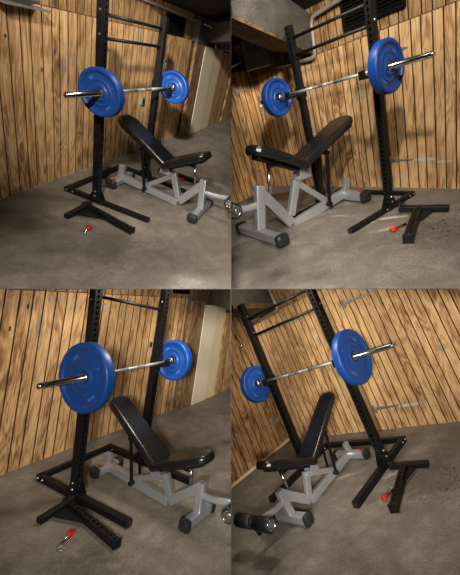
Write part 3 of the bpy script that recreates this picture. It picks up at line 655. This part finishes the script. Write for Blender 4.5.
# lower left room ---------------------------------------------------
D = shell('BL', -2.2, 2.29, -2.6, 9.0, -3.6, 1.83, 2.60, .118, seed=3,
    spots=((-.01, 1.47, .04, .14, GREYP, .75), (.13, 1.52, .035, .12, GREYP, .6), (-.15, 1.67, .012, .03, (.01, .006, .004), 1), (-.28, 1.45, .012, .03, (.01, .006, .004), 1)),
    marks=((-.6, -.8, .5, .3, .3, (.08, .065, .05), .6), (.25, -.5, .5, .2, .4, (.32, .27, .21), .35)))
make_rack('BL', 'black squat rack in the lower left picture, cut off at its top')
make_barbell('BL', 'chrome barbell racked in the lower left picture')
make_plate('BL', 'A', 'largest blue plate, left side of the lower left picture')
make_plate('BL', 'B', 'far blue plate of the lower left picture, beyond the far upright')
make_bench('BL', 'black and silver incline bench in the lower left picture', 1.05)
make_arm('BL', 'A', 'black safety arm on the floor of the lower left picture')
make_pin('BL', 'A', 'red pin with wire ring at the bottom of the lower left picture')
wall_vent('black vent cut off by the top edge of the lower left picture', 1.90, 2.28, 1.90, 2.25)
wall_board('timber_post', 'dark brown timber post at the end of the lower left plywood', 2.30, 2.65, 1.80, .05, wood('brown_timber', 23, (.26, .16, .08), (.18, .10, .05), (.07, .04, .02)), .05)
wall_board('painted_board', 'off-white panel beside the brown post in the lower left picture', 2.67, 3.06, 1.74, .06, WHITEB, .04)
wall_board('painted_board', 'cream panel right of the off-white one in the lower left picture', 3.08, 3.36, 1.72, .04, CREAM, .04)
for i, (a, b_) in enumerate(((3.40, 3.70), (3.76, 4.1), (4.14, 4.6), (4.66, 5.6))):
    wall_board('timber_board', ('brown timber panel next to the cream panel, lower left picture', 'second brown timber panel past the cream panel, lower left picture', 'third brown timber panel, at the right edge of the lower left picture', 'farthest timber panel of the lower left picture')[i], a, b_, 1.60, .0 if i % 2 else .03, wood('far_timber', 40 + i, (.50, .32, .15), (.33, .19, .08), (.12, .06, .03)), .04, group='far timber panels')
struct(MB().box((0, 0, 0), (5.0, .06, 2.2)).build('wall_far', SOFFIT), Matrix.Translation((4.9, D + .04, 1.0)))
hexa('ceiling_beam', [(2.89, D, 1.77), (2.9, D, 2.3), (3.3, D, 2.3), (3.2, D, 1.77)], [(2.0, -.30, 1.76), (2.0, -.3, 2.3), (2.4, -.5, 2.3), (2.3, -.45, 1.76)], BEAMM)
to = thing('outlet_box', 'small grey outlet box on the lower left wall above the barbell', 'outlet', Matrix.Translation((1.56, D, 1.14))); MB().box((0, -.02, 0), (.05, .04, .08), bev=.006).build('box_body', GALV, to); MB().box((0, -.043, 0), (.035, .006, .06), bev=.002).build('cover_plate', BLACK2, to)
strap_hinge('small grey hinge above the large plate, lower left picture', .64, 1.71, .10)
strap_hinge('low hinge behind the near upright of the lower left rack', .78, .40, .14)

# lower right room --------------------------------------------------
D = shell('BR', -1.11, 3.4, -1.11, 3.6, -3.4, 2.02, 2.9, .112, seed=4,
    spots=((.30, 1.36, .045, .10, GREYP, .7), (.53, 1.44, .03, .08, GREYP, .6), (1.22, .27, .20, .022, WHITE, .85), (1.45, .24, .12, .016, WHITE, .5), (1.9, .85, .08, .05, GREYP, .6)),
    marks=((1.32, -.12, .16, .05, .8, WHITE, .7), (1.12, -.30, .18, .04, .9, WHITE, .55), (.72, -.18, .18, .04, .5, WHITE, .6), (.0, .3, .12, .03, .2, WHITE, .4), (1.75, -.25, .35, .3, .3, DK, .4)))
make_rack('BR', 'black squat rack in the lower right picture, tilted to the left')
make_barbell('BR', 'chrome barbell racked in the lower right picture')
make_plate('BR', 'B', 'large blue plate right of the barbell centre, lower right picture')
make_plate('BR', 'A', 'small blue plate at the left of the lower right picture')
make_bench('BR', 'black and silver incline bench in the lower right picture with both leg rollers showing', .95)
make_arm('BR', 'B', 'black safety arm on the floor of the lower right picture')
make_pin('BR', 'B', 'red pin on the floor left of the lower right safety arm')
LX = -1.11
um = wood('end_wall_plywood', 14, (.46, .27, .12), (.31, .17, .07), (.10, .05, .02))
m, mats = grooved_wall(-2.6, 3.4, 0, 2.4, .112, um, 0, 6); struct(m.build('wall_left', mats), Matrix.Translation((LX, 0, 0)) @ Matrix.Rotation(math.pi/2, 4, 'Z') @ Matrix.Translation((-2.54, 0, 0)))
struct(MB().box((0, 0, 0), (.03, 3.4, .035), bev=.004).build('baseboard_left', CREAM), Matrix.Translation((LX + .02, D - 1.72, .018)))
hexa('ceiling_beam', [(-.26, D, 2.14), (-.18, D, 2.6), (-.61, D, 2.6), (-.61, D, 2.14)], [(-.15, 0, 2.32), (-.13, 0, 2.75), (-.6, .2, 2.75), (-.6, .2, 2.32)], BEAMM)
hexa('ceiling_beam', [(-.22, D, 2.06), (-.22, D, 2.14), (-.66, D, 2.14), (-.61, D, 2.02)], [(-.15, 0, 2.24), (-.15, 0, 2.32), (-.6, .2, 2.32), (-.6, .28, 2.21)], SOFFIT)
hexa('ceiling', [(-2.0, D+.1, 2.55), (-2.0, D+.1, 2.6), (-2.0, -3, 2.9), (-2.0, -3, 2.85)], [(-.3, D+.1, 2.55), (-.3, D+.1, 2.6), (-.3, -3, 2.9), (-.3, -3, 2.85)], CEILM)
pipe('conduit', 'elbowed grey pipe behind the top of the lower right rack', rounded([(-.17, D - .05, 2.6), (-.16, D - .05, 2.02), (-.95, D - .05, 1.98)], .07), .026)
pc = thing('conduit', 'shiny rod with a ball joint left of the small plate, lower right picture', 'rod', Matrix.Translation((LX + .06, .60, 1.68)))
MB().tube([(0, -.03, .26), (0, .08, -.34)], .012, 10).build('rod', CHROME, pc); MB().lathe([(-.04, .006), (-.03, .03), (0, .042), (.03, .03), (.04, .006)], 'z', n=20).build('ball_joint', CHROME, pc)
strap_hinge('hinge with white paint, low on the lower right wall', .74, .285, .34)
strap_hinge('long hinge at the top edge of the lower right picture', .96, 1.72, .42)
strap_hinge('grey hinge on the end wall of the lower right picture', 0, .38, .34, -1, y=.77, plane='end', xl=LX)

# crumbs of rust and grit beside the safety arms
rnd = random.Random(5)
for n, cx, cy, lab in (('TR', 1.62, -.25, 'dark grit scattered on the floor by the upper right safety arm'), ('BR', 1.95, -.22, 'dark grit scattered on the floor by the lower right safety arm')):
    enter(n); m = MB()
    for i in range(120):
        x, y = rnd.gauss(cx, .14), rnd.gauss(cy, .16); s = rnd.uniform(.0025, .008)
        m.box((x, y, s*.35), (s*1.3, s, s*.8), Matrix.Rotation(rnd.uniform(0, 3), 3, 'Z'))
    o = put(m.build('floor_grit', CRUMB)); o['kind'] = 'stuff'; tag(o, lab, 'grit')

# ------------------------------------------------------------------ thin sheets added to block light between bays, and trimming of what reaches them
KV, KH = (231 - PPX) / FPX, -(289 - PPY) / FPX          # x = KV*y between left and right, z = KH*y between upper and lower
bpy.context.view_layer.update()
NV = Vector((1, -KV, 0)).normalized(); NH = Vector((0, -KH, 1)).normalized()
def trim(o, planes):
    bb = [o.matrix_world @ Vector(c) for c in o.bound_box]
    cuts = [n for n in planes if min(n.dot(p) for p in bb) < 0.0015]
    if not cuts: return
    if o.data.users > 1: o.data = o.data.copy()
    b = bmesh.new(); b.from_mesh(o.data); inv = o.matrix_world.inverted(); closed = all(len(e.link_faces) == 2 for e in b.edges)
    for n in cuts:
        no = (o.matrix_world.to_3x3().transposed() @ n).normalized(); co = inv @ (n * .0015)
        r = bmesh.ops.bisect_plane(b, geom=b.verts[:] + b.edges[:] + b.faces[:], plane_co=co, plane_no=no, clear_inner=True)
        if closed:
            es = [e for e in r['geom_cut'] if isinstance(e, bmesh.types.BMEdge)]
            if es:
                try: bmesh.ops.holes_fill(b, edges=es, sides=0)
                except Exception: pass
    if len(b.faces) == 0:
        b.free(); COL.objects.unlink(o) if False else bpy.data.objects.remove(o); return
    b.to_mesh(o.data); b.free()
roots = {}
def root(o):
    while o.parent: o = o.parent
    return o
for o in [o for o in COL.objects if o.type == 'MESH']:
    p = o.matrix_world @ (sum((Vector(c) for c in o.bound_box), Vector()) / 8)
    q = root(o).matrix_world
    best = min(ROOMS, key=lambda n: (q.to_quaternion() @ Vector((0, 0, 1)) - room_matrix(n).to_quaternion() @ Vector((0, 0, 1))).length)
    sx, sz = {'TL': (-1, 1), 'TR': (1, 1), 'BL': (-1, -1), 'BR': (1, -1)}[best]
    trim(o, [NV * sx, NH * sz])
for o in [o for o in COL.objects if o.type == 'EMPTY' and not o.children]: bpy.data.objects.remove(o)

def sheet(name, quad_pts, nrm, th=.0018):
    m = MB(); a = [m.b.verts.new(Vector(p) + nrm*th/2) for p in quad_pts]; c = [m.b.verts.new(Vector(p) - nrm*th/2) for p in quad_pts]
    m.b.faces.new(a); m.b.faces.new(c[::-1]); k = len(a)
    for i in range(k): m.b.faces.new((a[i], c[i], c[(i+1) % k], a[(i+1) % k]))
    o = m.build(name, DIVM); o['kind'] = 'structure'; return o
sheet('partition_upright', [(KV*y, y, z) for y, z in ((1.3, -3.2), (7.5, -6.0), (7.5, 6.5), (1.3, 4.0))], NV)
sheet('partition_level', [(x, y, KH*y) for x, y in ((-1.9, 1.4), (KV*1.4, 1.4), (KV*3.60, 3.60), (-.57, 3.58), (-2.15, 2.60), (-3.2, 1.95))], NH)
sheet('partition_level', [(x, y, KH*y) for x, y in ((KV*1.4, 1.4), (1.3, 1.4), (1.6, 1.68), (.99, 1.97), (-.41, 2.66), (KV*2.7, 2.70))], NH)
